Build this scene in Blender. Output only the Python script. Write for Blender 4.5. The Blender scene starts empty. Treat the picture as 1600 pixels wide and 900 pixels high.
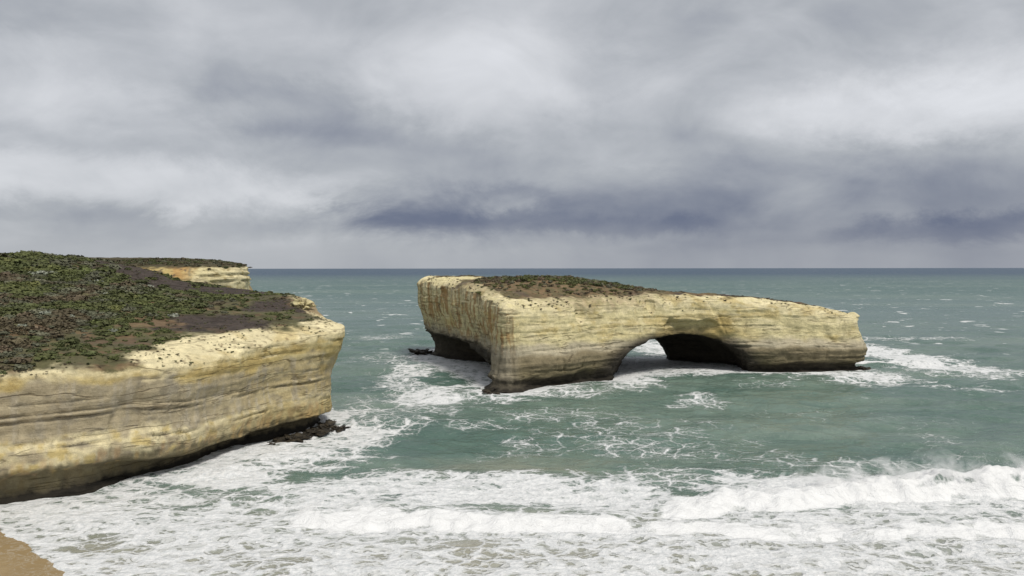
import bpy, math, random
import numpy as np
R = math.radians

# ------------------------------------------------------------------ camera, sky, sun, exposure
sc = bpy.context.scene
CH, F, U0, V0 = 36.0, 1155.0, 800.0, 419.0       # camera height (m), focal length (px of a 1600 px wide frame), horizon
cam = bpy.data.objects.new('camera', bpy.data.cameras.new('camera'))
sc.collection.objects.link(cam); sc.camera = cam
cam.location = (0, 0, CH); cam.rotation_euler = (R(90), R(0.06), 0)
cam.data.sensor_width = 36; cam.data.lens = 36 * F / 1600
cam.data.shift_y = (V0 - 450) / 1600
cam.data.clip_start = 0.5; cam.data.clip_end = 200000

SUN_AZ, SUN_EL = R(140), R(61)                    # azimuth clockwise from +Y (behind the camera, to its right)
sun_dir = np.array([math.sin(SUN_AZ) * math.cos(SUN_EL), math.cos(SUN_AZ) * math.cos(SUN_EL), math.sin(SUN_EL)])
sl = bpy.data.lights.new('sun', 'SUN'); sl.energy = 2.6; sl.angle = R(14); sl.color = (1.0, 0.95, 0.86)
sun = bpy.data.objects.new('sun', sl); sc.collection.objects.link(sun)
sun.location = (60, -60, 120)
sun.rotation_euler = (math.pi / 2 - SUN_EL, 0, math.pi - SUN_AZ)

sc.view_settings.view_transform = 'Standard'; sc.view_settings.look = 'None'
sc.view_settings.gamma = 1.0; sc.view_settings.use_curve_mapping = False
sc.view_settings.exposure = 0.12
sc.cycles.max_bounces = 5; sc.cycles.diffuse_bounces = 3; sc.cycles.glossy_bounces = 2; sc.cycles.volume_bounces = 3


class NT:
    """small helper to write node trees as expressions"""
    def __init__(s, tree):
        s.t = tree; s.n = tree.nodes; s.l = tree.links
    def new(s, typ, **kw):
        n = s.n.new(typ)
        for k, v in kw.items(): setattr(n, k, v)
        return n
    def set(s, sock, v):
        if isinstance(v, bpy.types.NodeSocket): s.l.new(v, sock)
        elif v is not None: sock.default_value = v
    def math(s, op, a, b=None, c=None, clamp=False):
        n = s.new('ShaderNodeMath', operation=op, use_clamp=clamp)
        for i, v in enumerate((a, b, c)):
            if v is not None: s.set(n.inputs[i], v)
        return n.outputs[0]
    def vmath(s, op, a, b=None):
        n = s.new('ShaderNodeVectorMath', operation=op)
        s.set(n.inputs[0], a)
        if b is not None: s.set(n.inputs[1], b)
        return n.outputs['Value'] if op in ('LENGTH', 'DOT_PRODUCT', 'DISTANCE') else n.outputs[0]
    def noise(s, vec, scale, detail=4, rough=0.55, dist=0.0, out='Fac'):
        n = s.new('ShaderNodeTexNoise')
        s.set(n.inputs['Vector'], vec); n.inputs['Scale'].default_value = scale
        n.inputs['Detail'].default_value = detail; n.inputs['Roughness'].default_value = rough
        n.inputs['Distortion'].default_value = dist
        return n.outputs[out]
    def ramp(s, x, a, b, c=0.0, d=1.0, smooth=True):
        n = s.new('ShaderNodeMapRange', interpolation_type='SMOOTHSTEP' if smooth else 'LINEAR')
        for i, v in enumerate((x, a, b, c, d)): s.set(n.inputs[i], v)
        return n.outputs[0]
    def mix(s, f, a, b, mode='MIX'):
        n = s.new('ShaderNodeMix', data_type='RGBA', blend_type=mode)
        s.set(n.inputs[0], f); s.set(n.inputs[6], a); s.set(n.inputs[7], b)
        return n.outputs[2]
    def combine(s, x, y, z):
        n = s.new('ShaderNodeCombineXYZ')
        for i, v in enumerate((x, y, z)): s.set(n.inputs[i], v)
        return n.outputs[0]
    def sep(s, v):
        n = s.new('ShaderNodeSeparateXYZ'); s.set(n.inputs[0], v); return n.outputs


def rgb(r, g, b): return (r, g, b, 1.0)

# world: physical sky almost wholly covered by a procedural layer of rain cloud
world = bpy.data.worlds.new('World'); sc.world = world; world.use_nodes = True
w = NT(world.node_tree); w.n.clear()
sky = w.new('ShaderNodeTexSky', sky_type='NISHITA', sun_disc=False)
sky.sun_elevation = SUN_EL; sky.sun_rotation = SUN_AZ
D = w.vmath('NORMALIZE', w.new('ShaderNodeTexCoord').outputs['Generated'])
dx, dy, dz = w.sep(D)
# cloud layer seen in perspective: direction / height, flattened near the horizon
zz = w.math('ADD', w.math('MAXIMUM', dz, 0.0), 0.30)
P = w.combine(w.math('DIVIDE', dx, zz), w.math('DIVIDE', dy, zz), 0.0)
Pr = w.new('ShaderNodeMapping'); Pr.inputs['Rotation'].default_value = (0, 0, R(24)); Pr.inputs['Scale'].default_value = (0.75, 1.5, 1)
w.set(Pr.inputs['Vector'], P); Pr = Pr.outputs[0]
n1 = w.noise(Pr, 1.1, 3, 0.5, 0.5)
n2 = w.noise(P, 2.4, 6, 0.5, 0.3)
Dz = w.new('ShaderNodeMapping'); Dz.inputs['Scale'].default_value = (1, 1, 1.7); w.set(Dz.inputs['Vector'], D); Dz = Dz.outputs[0]
n3 = w.noise(Dz, 6.5, 8, 0.52, 0.5)
cl = w.math('ADD', w.math('MULTIPLY', n1, 0.44), w.math('ADD', w.math('MULTIPLY', n2, 0.34), w.math('MULTIPLY', n3, 0.55)))
# warped direction for the individual cloud masses
wob = w.vmath('SUBTRACT', w.noise(Dz, 5.0, 9, 0.68, 0.3, 'Color'), (0.5, 0.5, 0.5))
Dw = w.vmath('ADD', D, w.vmath('MULTIPLY', wob, (0.24, 0.0, 0.085)))


def blob(u, v, ru, rv, soft=0.22):
    d = np.array([(u - U0) / F, 1.0, (V0 - v) / F]); k = np.linalg.norm(d); d /= k
    q = w.vmath('MULTIPLY', w.vmath('SUBTRACT', Dw, tuple(d)), (F * k / ru, 1.0, F * k / rv))
    return w.ramp(w.vmath('LENGTH', q), 1.0, soft, 0, 1)


val = w.ramp(cl, 0.47, 0.87, 0.36, 0.62, False)
for u, v, ru, rv, a in ((110, 140, 380, 95, .11), (270, 120, 260, 45, -.07), (450, 180, 290, 60, -.10), (610, 245, 330, 70, -.09), (60, 20, 330, 60, -.04),
                        (760, 115, 320, 115, .10), (1130, 50, 400, 75, -.05), (1420, 170, 420, 70, .17), (1600, 105, 320, 75, .13), (1090, 195, 320, 60, -.06),
                        (140, 275, 420, 52, .15), (430, 318, 190, 36, .06), (250, 348, 520, 44, -.07), (262, 324, 55, 22, .12), (480, 315, 60, 20, .08), (60, 350, 90, 20, .05),
                        (700, 338, 330, 72, -.20), (640, 352, 200, 40, -.08), (805, 320, 85, 24, .13), (1230, 330, 760, 140, -.17), (1000, 352, 200, 26, -.05), (1570, 354, 300, 40, -.16), (980, 372, 220, 16, .04)):
    val = w.math('ADD', val, w.math('MULTIPLY', blob(u, v, ru, rv), a * (1.3 if a < 0 else .95)))
# pale strip of rain-washed air along the horizon, clearer towards the left
hor = w.ramp(dz, 0.075, 0.0)
side = w.ramp(dx, -0.6, 0.55, 0.44, 0.30, False)
val = w.math('ADD', w.math('MULTIPLY', val, w.math('SUBTRACT', 1.0, w.math('MULTIPLY', hor, 0.85))),
             w.math('MULTIPLY', side, w.math('MULTIPLY', hor, 0.85)))
# rain shafts
shaft = w.noise(w.combine(dx, dy, w.math('MULTIPLY', dz, 0.6)), 7.0, 3, 0.5)
val = w.math('ADD', val, w.math('MULTIPLY', w.math('MULTIPLY', hor, w.math('SUBTRACT', shaft, 0.5)), 0.16))
cr = w.new('ShaderNodeValToRGB'); e = cr.color_ramp.elements
e[0].position = 0.12; e[0].color = rgb(0.128, 0.150, 0.222)
e[1].position = 0.90; e[1].color = rgb(0.90, 0.91, 0.93)
for p, c in ((0.25, (0.226, 0.246, 0.302)), (0.42, (0.392, 0.412, 0.444)), (0.60, (0.59, 0.605, 0.635)), (0.75, (0.74, 0.755, 0.79))):
    k = e.new(p); k.color = rgb(*c)
w.set(cr.inputs[0], val)
ten = w.vmath('MULTIPLY', cr.outputs[0], (10, 10, 10))
mx = w.mix(0.96, sky.outputs[0], ten)
bg = w.new('ShaderNodeBackground'); w.set(bg.inputs[0], mx); bg.inputs[1].default_value = 0.1
w.l.new(bg.outputs[0], w.new('ShaderNodeOutputWorld').inputs[0])

# ------------------------------------------------------------------ numeric helpers
rng = np.random.default_rng(7); random.seed(7)
_perm = rng.permutation(256); _perm = np.concatenate([_perm, _perm, _perm]).astype(np.int32)
_g = rng.normal(size=(256, 3)); _g = (_g / np.linalg.norm(_g, axis=1, keepdims=True)).astype(np.float32)


def pnoise(x, y, z):
    x, y, z = np.broadcast_arrays(np.asarray(x, np.float32), np.asarray(y, np.float32), np.asarray(z, np.float32))
    ix, iy, iz = np.floor(x), np.floor(y), np.floor(z)
    fx, fy, fz = x - ix, y - iy, z - iz
    ix = ix.astype(np.int32) & 255; iy = iy.astype(np.int32) & 255; iz = iz.astype(np.int32) & 255
    ux, uy, uz = (t * t * t * (t * (t * 6 - 15) + 10) for t in (fx, fy, fz))
    out = 0
    for a in (0, 1):
        for b in (0, 1):
            for c in (0, 1):
                h = _perm[_perm[_perm[ix + a] + iy + b] + iz + c]
                g = _g[h]
                d = g[..., 0] * (fx - a) + g[..., 1] * (fy - b) + g[..., 2] * (fz - c)
                out = out + d * (ux if a else 1 - ux) * (uy if b else 1 - uy) * (uz if c else 1 - uz)
    return out * 1.5


def fbm(x, y, z, o=4, r=0.5):
    s, a = 0, 1.0
    for i in range(o):
        s = s + a * pnoise(x * 2 ** i + 17.3 * i, y * 2 ** i - 9.1 * i, z * 2 ** i + 4.7 * i); a *= r
    return s


def sstep(a, b, x):
    t = np.clip((x - a) / (b - a), 0, 1); return t * t * (3 - 2 * t)


def smax(a, b, k):
    h = np.clip(0.5 + 0.5 * (a - b) / k, 0, 1)
    return b + (a - b) * h + k * h * (1 - h)


def lerp(a, b, t):
    return a + (b - a) * t


def world_at(u, v, z=0.0):
    Y = (CH - z) * F / (v - V0); return ((u - U0) / F * Y, Y)


def catmull(pts, n=6):
    p = np.array(pts, float); N = len(p); out = []
    for i in range(N):
        a, b, c, d = p[i - 1], p[i], p[(i + 1) % N], p[(i + 2) % N]
        for t in np.linspace(0, 1, n, endpoint=False):
            out.append(0.5 * ((2 * b) + (-a + c) * t + (2 * a - 5 * b + 4 * c - d) * t * t + (-a + 3 * b - 3 * c + d) * t ** 3))
    return np.array(out)


def poly_sd(poly, X, Y):
    """signed distance to a closed outline, negative inside"""
    d = np.full(X.shape, 1e9); ins = np.zeros(X.shape, bool)
    for (ax, ay), (bx, by) in zip(poly, np.roll(poly, -1, axis=0)):
        ex, ey = bx - ax, by - ay
        wx, wy = X - ax, Y - ay
        t = np.clip((wx * ex + wy * ey) / (ex * ex + ey * ey + 1e-12), 0, 1)
        d = np.minimum(d, (wx - ex * t) ** 2 + (wy - ey * t) ** 2)
        c = (ay > Y) != (by > Y)
        ins ^= c & (X < ex * (Y - ay) / (ey if abs(ey) > 1e-9 else 1e-9) + ax)
    return np.where(ins, -1, 1) * np.sqrt(d)


class Surface:
    """thin-plate spline through height points"""
    def __init__(s, pts, smooth=0.0):
        s.p = np.array(pts, float); n = len(s.p); xy = s.p[:, :2] / 100
        d = np.linalg.norm(xy[:, None] - xy[None], axis=2)
        K = np.where(d > 0, d * d * np.log(d + 1e-12), 0) + smooth * np.eye(n)
        Pm = np.c_[np.ones(n), xy]
        A = np.block([[K, Pm], [Pm.T, np.zeros((3, 3))]])
        s.c = np.linalg.solve(A, np.r_[s.p[:, 2], 0, 0, 0]); s.xy = xy
    def __call__(s, X, Y):
        X = X / 100; Y = Y / 100; n = len(s.xy)
        out = s.c[n] + s.c[n + 1] * X + s.c[n + 2] * Y
        for i in range(n):
            d2 = (X - s.xy[i, 0]) ** 2 + (Y - s.xy[i, 1]) ** 2
            out = out + s.c[i] * 0.5 * d2 * np.log(d2 + 1e-12)
        return out


def surface_nets(f, xs, ys, zs):
    """quads of the zero surface of the sampled field f (negative inside)"""
    s = f < 0
    cnt = np.zeros(tuple(n - 1 for n in f.shape), np.int8)
    for a in (0, 1):
        for b in (0, 1):
            for c in (0, 1):
                cnt += s[a:s.shape[0] - 1 + a, b:s.shape[1] - 1 + b, c:s.shape[2] - 1 + c]
    act = (cnt > 0) & (cnt < 8)
    I, J, K = np.nonzero(act)
    idx = np.full(act.shape, -1, np.int32); idx[I, J, K] = np.arange(len(I))
    acc = np.zeros((len(I), 3)); num = np.zeros(len(I))
    cor = [(a, b, c) for a in (0, 1) for b in (0, 1) for c in (0, 1)]
    vals = {q: f[I + q[0], J + q[1], K + q[2]] for q in cor}
    for p in cor:
        for ax in range(3):
            if p[ax] == 0:
                q = list(p); q[ax] = 1; q = tuple(q)
                a, b = vals[p], vals[q]
                m = (a < 0) != (b < 0)
                t = np.where(m, a / np.where(m, a - b, 1), 0)
                for k in range(3):
                    acc[:, k] += np.where(m, p[k] + (t if k == ax else 0), 0)
                num += m
    acc /= num[:, None]
    V = np.empty((len(I), 3))
    for k, (g, n) in enumerate(((xs, I), (ys, J), (zs, K))):
        V[:, k] = g[n] + acc[:, k] * (g[n + 1] - g[n])
    Q = []
    for ax in range(3):
        o1, o2 = [(1, 2), (2, 0), (0, 1)][ax]
        sl0 = [slice(None)] * 3; sl1 = [slice(None)] * 3
        sl0[ax] = slice(0, -1); sl1[ax] = slice(1, None)
        for o in (o1, o2):
            sl0[o] = slice(1, -1); sl1[o] = slice(1, -1)
        A, B = s[tuple(sl0)], s[tuple(sl1)]
        for m, flip in ((A & ~B, False), (~A & B, True)):
            c = np.array(np.nonzero(m)).T
            c[:, o1] += 1; c[:, o2] += 1
            d1 = np.zeros(3, int); d1[o1] = 1
            d2 = np.zeros(3, int); d2[o2] = 1
            v = [idx[tuple((c - k).T)] for k in (d1 + d2, d2, 0 * d1, d1)]
            if flip: v = v[::-1]
            Q.append(np.stack(v, 1))
    Q = np.concatenate(Q); Q = Q[(Q >= 0).all(1)]
    return V, Q


def vnormals(V, Q):
    n = np.cross(V[Q[:, 2]] - V[Q[:, 0]], V[Q[:, 3]] - V[Q[:, 1]])
    N = np.zeros_like(V)
    for k in range(4):
        for a in range(3):
            N[:, a] += np.bincount(Q[:, k], n[:, a], len(V))
    return N / (np.linalg.norm(N, axis=1, keepdims=True) + 1e-12)


def make_mesh(name, V, Q, mat, attrs=None, smooth=True):
    Q = np.asarray(Q); k = Q.shape[1]
    me = bpy.data.meshes.new(name)
    me.vertices.add(len(V)); me.loops.add(Q.size); me.polygons.add(len(Q))
    me.vertices.foreach_set('co', np.asarray(V, np.float32).ravel())
    me.loops.foreach_set('vertex_index', Q.ravel().astype(np.int32))
    me.polygons.foreach_set('loop_start', np.arange(0, Q.size, k, dtype=np.int32))
    me.polygons.foreach_set('use_smooth', np.full(len(Q), smooth))
    for an, av in (attrs or {}).items():
        av = np.asarray(av, np.float32)
        if av.ndim == 2:
            a = me.attributes.new(an, 'FLOAT_COLOR', 'POINT')
            a.data.foreach_set('color', np.c_[av, np.ones(len(av), np.float32)].astype(np.float32).ravel())
        else:
            a = me.attributes.new(an, 'FLOAT', 'POINT'); a.data.foreach_set('value', av)
    me.update(calc_edges=True); me.validate()
    me.materials.append(mat)
    return me


def link(name, me, loc=(0, 0, 0), parent=None, **props):
    o = bpy.data.objects.new(name, me); sc.collection.objects.link(o); o.location = loc; o.parent = parent
    for k, v in props.items(): o[k] = v
    return o

# ------------------------------------------------------------------ materials


def new_mat(name):
    m = bpy.data.materials.new(name); m.use_nodes = True
    t = NT(m.node_tree); t.n.clear()
    b = t.new('ShaderNodeBsdfPrincipled'); o = t.new('ShaderNodeOutputMaterial')
    t.l.new(b.outputs[0], o.inputs[0]); return m, t, b


def rock_material(name, bump=0.85, rough=0.9, beds=1.0):
    m, t, b = new_mat(name)
    co = t.new('ShaderNodeTexCoord').outputs['Object']
    col = t.new('ShaderNodeAttribute', attribute_name='Col').outputs['Color']
    na = t.noise(co, 0.9, 6, 0.65); nb = t.noise(co, 4.0, 5, 0.7)
    mp = t.new('ShaderNodeMapping'); mp.inputs['Scale'].default_value = (0.35, 0.35, 3.2); t.set(mp.inputs['Vector'], co)
    nl = t.noise(mp.outputs[0], 1.3, 4, 0.6, 0.25)                       # thin bedding
    f = t.math('MULTIPLY', t.ramp(na, 0.25, 0.75, 0.80, 1.2, False), t.ramp(nb, 0.25, 0.75, 0.84, 1.16, False))
    f = t.math('MULTIPLY', f, t.ramp(nl, 0.3, 0.7, 1 - .09 * beds, 1 + .08 * beds, False))
    mq = t.new('ShaderNodeMapping'); mq.inputs['Scale'].default_value = (0.10, 0.10, 1.25)
    wq = t.vmath('ADD', co, t.vmath('MULTIPLY', t.vmath('SUBTRACT', t.noise(co, .22, 4, .6, 0, 'Color'), (.5, .5, .5)), (1.5, 1.5, .7)))
    t.set(mq.inputs['Vector'], wq)
    nq = t.noise(mq.outputs[0], 1.0, 4, 0.65, 0.5)                      # broader beds
    f = t.math('MULTIPLY', f, t.ramp(nq, 0.32, 0.62, 1 - .20 * beds, 1 + .10 * beds, False))
    sp = t.ramp(t.noise(co, 2.1, 3, 0.6), 0.62, 0.70)                    # scattered dark lichen
    # spalled plates: crisp-edged patches of slightly different weathering
    wp = t.vmath('ADD', co, t.vmath('MULTIPLY', t.vmath('SUBTRACT', t.noise(co, .5, 5, .65, 0, 'Color'), (.5, .5, .5)), (3.5, 3.5, 2.0)))
    mv = t.new('ShaderNodeMapping'); mv.inputs['Scale'].default_value = (.30, .30, .62); t.set(mv.inputs['Vector'], wp)
    vo = t.new('ShaderNodeTexVoronoi'); t.set(vo.inputs['Vector'], mv.outputs[0]); vo.inputs['Scale'].default_value = 1.0
    plate = t.sep(vo.outputs['Color'])[0]
    f = t.math('MULTIPLY', f, t.ramp(plate, 0, 1, .92, 1.08, False))
    # open bedding cracks and upright joints
    mh = t.new('ShaderNodeMapping'); mh.inputs['Scale'].default_value = (.03, .03, .34); t.set(mh.inputs['Vector'], wq)
    kh = t.noise(mh.outputs[0], 1.0, 3, .6, .15)
    crack = t.ramp(t.math('ABSOLUTE', t.math('SUBTRACT', kh, .5)), .017, .003)
    crack = t.math('MULTIPLY', crack, t.ramp(t.noise(co, .11, 3, .6), .38, .52))
    mu = t.new('ShaderNodeMapping'); mu.inputs['Scale'].default_value = (.22, .22, .035); t.set(mu.inputs['Vector'], wp)
    ku = t.noise(mu.outputs[0], 1.0, 4, .6, .2)
    joint = t.ramp(t.math('ABSOLUTE', t.math('SUBTRACT', ku, .52)), .008, .001)
    joint = t.math('MULTIPLY', joint, t.ramp(t.noise(co, .09, 3, .6, 0), .54, .64))
    crk = t.math('MAXIMUM', crack, t.math('MULTIPLY', joint, .8))
    cc = t.vmath('MULTIPLY', col, t.combine(f, f, f))
    cc = t.mix(t.math('MULTIPLY', sp, 0.18), cc, t.vmath('MULTIPLY', cc, (0.45, 0.42, 0.40)))
    cc = t.mix(t.math('MULTIPLY', crk, .55), cc, t.vmath('MULTIPLY', cc, (.30, .27, .24)))
    t.set(b.inputs['Base Color'], cc); b.inputs['Roughness'].default_value = rough
    b.inputs['Specular IOR Level'].default_value = 0.25
    h = t.math('ADD', t.math('MULTIPLY', na, 0.7), t.math('ADD', t.math('MULTIPLY', nb, 0.18), t.math('MULTIPLY', nl, 0.40 * beds)))
    h = t.math('ADD', h, t.math('MULTIPLY', nq, .6 * beds))
    h = t.math('ADD', h, t.math('MULTIPLY', plate, .30))
    h = t.math('SUBTRACT', h, t.math('MULTIPLY', crk, .7))
    bp = t.new('ShaderNodeBump'); bp.inputs['Strength'].default_value = bump; bp.inputs['Distance'].default_value = 0.6
    t.set(bp.inputs['Height'], h); t.l.new(bp.outputs[0], b.inputs['Normal'])
    return m


M_rock = rock_material('limestone', .62, beds=.65)
M_wall = rock_material('weathered_limestone', .55, .9, .35)
M_reef = rock_material('wet_reef_rock', 0.8, 0.55)


def leaf_material(name):
    m, t, b = new_mat(name)
    col = t.new('ShaderNodeAttribute', attribute_name='Col').outputs['Color']
    oi = t.new('ShaderNodeObjectInfo')
    f = t.ramp(oi.outputs['Random'], 0, 1, 0.75, 1.08, False)
    hs = t.new('ShaderNodeHueSaturation'); t.set(hs.inputs['Color'], col); t.set(hs.inputs['Value'], f)
    t.set(hs.inputs['Hue'], t.ramp(t.math('FRACT', t.math('MULTIPLY', oi.outputs['Random'], 7.3)), 0, 1, 0.485, 0.515, False))
    t.set(b.inputs['Base Color'], hs.outputs[0]); b.inputs['Roughness'].default_value = 0.75
    b.inputs['Specular IOR Level'].default_value = 0.2
    return m


M_leaf = leaf_material('shrub_foliage')

# ------------------------------------------------------------------ cliffs: shared shaping
def relief(V, N, levels, dip, seed, amp=1.0):
    """weathered limestone: broad scallops, bedding steps, intermittent ledges, upright flutes"""
    x, y, z = V.T
    st = sstep(0.35, 0.8, 1 - np.abs(N[:, 2]))
    zs = z + dip(x, y) + 0.5 * fbm(x / 22, y / 22, z / 30 + seed, 2)
    broad = 0.45 * fbm(x / 15, y / 15, z / 12 + seed, 2) + 0.5 * np.abs(pnoise(x / 8, y / 8, z / 11 + seed + 5)) + .2 * np.abs(pnoise(x / 3.3, y / 3.3, z / 3.0 + seed + 9)) - .35 + 0.22 * fbm(x / 4, y / 4, z / 2.0 + seed, 4, .6)
    bed = (0.26 * fbm(0 * x + seed, x / 60, zs * 0.62, 3) + 0.16 * fbm(x / 25, y / 25, zs * 2.0, 2)) * (0.65 + 0.7 * pnoise(x / 12, y / 12, zs / 5))
    flute = -0.55 * sstep(0.12, 0.0, np.abs(fbm(x / 9, y / 9, z / 40 + 3 + seed, 2))) * sstep(-.1, .35, pnoise(x / 15, y / 15, z / 18 + seed))
    d = broad + bed + flute
    for L, wd, dep in levels:
        g = sstep(-0.25, 0.25, pnoise(x / 11 + L, y / 11, seed + L))
        d = d - dep * g * np.exp(-((zs - L) / wd) ** 2) + 0.4 * dep * g * np.exp(-((zs - L - 2.2 * wd) / (1.5 * wd)) ** 2)
    Nh = N.copy(); Nh[:, 2] *= 0.5
    out = V + Nh * (st * d * amp)[:, None]
    out[:, 2] += (1 - st) * (0.22 * fbm(x / 5, y / 5, seed, 3) + 0.10 * fbm(x / 1.3, y / 1.3, seed, 2)) * amp * (z > 3)
    return out, zs


def C(*c): return np.array(c, float)


def mixc(a, b, t): return a + (b - a) * np.asarray(t)[:, None]


CREAM, PALE, OCHRE = C(.66, .58, .36), C(.62, .545, .31), C(.42, .32, .13)
GOLD, GREY, TAN = C(.49, .39, .17), C(.360, .320, .240), C(.255, .21, .125)
RUST, OLIVE, WET_AND_SHADE = C(.33, .185, .07), C(.135, .115, .065), C(.035, .030, .022)  # last one: wet rock, and shade painted into the island's hollows
SOIL, EARTH, HEATH = C(.062, .048, .040), C(.19, .128, .070), C(.105, .088, .045)

# ------------------------------------------------------------------ rock island with its arch
isl_poly = catmull([(-3.5, 215.5), (7, 223), (18, 231), (37, 245), (60, 254), (80, 257), (100, 258), (119, 260), (123, 270), (112, 286),
                    (82, 291), (52, 294), (22, 304), (-8, 321), (-31, 324), (-39, 310), (-33, 288), (-21, 262), (-11, 240)], 5)
isl_top = Surface([(-2, 221, 26.2), (18, 233, 25.2), (37, 247, 26), (60, 256, 26.3), (78, 258, 25.4), (100, 259, 23.4), (120, 262, 20.0),
                   (-10, 240, 28.8), (-22, 262, 30.8), (-34, 290, 32.0), (-38, 308, 32.4), (-30, 322, 32.4), (-8, 318, 32.3),
                   (-12, 275, 31.6), (-4, 262, 31.7), (6, 258, 32.0), (18, 262, 31.7), (10, 240, 28.6), (30, 266, 30.6), (45, 270, 28.6), (60, 272, 27.0),
                   (82, 275, 25.4), (104, 274, 23.4), (116, 276, 20.5), (22, 300, 30.5), (52, 290, 27), (0, 300, 32.0), (85, 289, 25)], 1e-4)


def tunnel(X, Y, Z):
    yk = [236, 250, 262, 274, 282, 289, 300]
    xl_ = np.interp(Y, yk, [31, 35, 38, 39, 39, 39, 37]); xr_ = np.interp(Y, yk, [86, 82, 82, 82, 76, 61, 61]); h = np.interp(Y, yk, [14.5, 13.6, 13.0, 12.2, 11, 10, 10])
    cx = .5 * (xl_ + xr_); hw = .5 * (xr_ - xl_)
    r = np.sqrt(((X - cx) / hw) ** 2 + (np.maximum(Z, 0) / h) ** 2)
    return (r - 1) * np.minimum(hw, h) * 0.9


def build_island():
    xs = np.arange(-50, 136, 0.42); ys = np.arange(206, 334, 0.42); zs = np.arange(-2.2, 36, 0.36)
    X, Y = np.meshgrid(xs, ys, indexing='ij')
    sd = poly_sd(isl_poly, X, Y) + 1.3 * fbm(X / 16, Y / 16, 2.5, 3) + 0.5 * fbm(X / 5, Y / 5, 8.5, 2)
    top = isl_top(X, Y)
    top = top - 1.6 * sstep(-5, 1, sd) + 0.7 * fbm(X / 7, Y / 7, 5.5, 3)
    left = sstep(4, -6, X) * sstep(222, 236, Y)                       # weathered western flank, deeply undercut
    und = 3.2 + 14.5 * left * sstep(308, 280, Y)
    hn = 3.4 + 6.0 * left * sstep(230, 262, Y) + 0.7 * pnoise(X / 9, Y / 9, 1.1)
    und = und * (1 - .8 * np.exp(-(((X + 3) / 9) ** 2 + ((Y - 218) / 10) ** 2)))
    cor = np.exp(-(((X + 3) / 10) ** 2 + ((Y - 218) / 16) ** 2))
    bat = 3.6 * (1 - 0.9 * left) * (1 - .9 * cor)
    gul = np.sqrt((X - 22.0) ** 2 + (Y - 234.0) ** 2) - 2.3
    gul2 = np.sqrt((X - 47.0) ** 2 + (Y - 250.2) ** 2) - 1.8
    sd = sd + left * 1.5 * (np.abs(pnoise(X / 9, Y / 9, 77.7)) + .6 * np.abs(pnoise(X / 4, Y / 4, 78.7)) - .35)
    f = np.empty((len(xs), len(ys), len(zs)), np.float32)
    for k, z in enumerate(zs):
        off = bat * np.clip(1 - (z - 7) / 18, 0, 1.0) - 0.6 - 3.2 * left * sstep(24, 9, z)
        off = off - und * sstep(1.12, 0.82 - .2 * (1 - left), (z + (0.6 * pnoise(X / 6, Y / 6, z / 3) if z < 11 else 0)) / hn) + 2.2 * sstep(1.6, -0.6, z) + 2.6 * cor * sstep(6.5, 0, z) + 1.0 * (1 - cor) * np.exp(-((z - 8) / 2.0) ** 2)
        g = smax(sd - off, z - top, 1.6)
        if z < 25:
            w_ = np.ix_((xs > 25) & (xs < 100), (ys > 226) & (ys < 315)); Xw, Yw = X[w_], Y[w_]
            gw = smax(g[w_], -tunnel(Xw, Yw, z) - .5 * fbm(Xw / 4, Yw / 4, z / 3, 2), 0.7)
            al = (np.sqrt(((Xw - 68 + .5 * (z - 13)) / 17) ** 2 + ((Yw - 249) / 8.4) ** 2 + ((z - 12.5) / 8.0) ** 2) - 1) * 7 + 1.2 * fbm(Xw / 8, Yw / 8, z / 5 + 7, 2)
            g[w_] = smax(gw, -al, 0.5)
        if z > 15:
            w_ = np.ix_((xs > 15) & (xs < 54), (ys > 226) & (ys < 258))
            gw = smax(g[w_], np.minimum(-gul[w_] * sstep(15, 21, z) - 3 * (1 - sstep(15, 21, z)), 5), .5)
            g[w_] = smax(gw, -gul2[w_] - 2 * (1 - sstep(18, 23, z)), .5)
            w_ = np.ix_(xs > 115, (ys > 256) & (ys < 270))
            g[w_] = -smax(-g[w_], -(np.sqrt((X[w_] - 121.3) ** 2 + (Y[w_] - 263) ** 2 + 1.4 * (z - 18.4) ** 2) - 2.2), 1.2)
        # buttress at the seaward corner
        f[:, :, k] = g
    V, Q = surface_nets(f, xs, ys, zs)
    return V, Q


V, Q = build_island(); N = vnormals(V, Q)
isl_levels = [(4.6, .22, .5), (6.0, .22, .7), (9.6, .25, .85), (11.0, .18, .4), (16.5, .2, .35), (19.5, .18, .35), (22.0, .2, .4), (24.5, .2, .4)]
V, zl = relief(V, N, isl_levels, lambda x, y: 0.012 * (x - 40), 11.0)
N = vnormals(V, Q); x, y, z = V.T
sdv = poly_sd(isl_poly, x, y)
steep = sstep(0.45, 0.75, 1 - N[:, 2])
n_a = fbm(x / 9, y / 9, z / 5, 4); n_b = fbm(x / 2.2, y / 2.2, z / 2.2, 3); n_st = fbm(x / 1.6, y / 1.6, z / 16, 3)
tz = isl_top(x, y)
left = sstep(2, -4, x - (y - 222) * -0.3) * (x < 6)
face = mixc(PALE, GOLD, sstep(.05, .7, n_a + 0.15 * n_b) * .8)
face = mixc(face, CREAM, sstep(0.1, 0.5, fbm(x / 14, y / 14, zl / 1.5, 3)) * .7)
face = mixc(face, GREY * 1.12, sstep(13.5, 10.8, zl + 1.4 * n_a) * .85)
face = mixc(face, TAN * .82, sstep(10.2, 8.6, zl + .8 * n_a) * .92)
face = mixc(face, OLIVE, sstep(7.2, 4.0, zl + .0 * z + 1.0 * n_b + .6 * n_a) * .8)
face = mixc(face, CREAM * 1.10, sstep(4.6, 2.4, tz - z + 1.8 * n_b + 1.2 * n_a) * .9)
face = mixc(face, RUST, left * sstep(-.12, .3, n_st + .3 * n_a) * sstep(8, 14, z) * .8)
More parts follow.
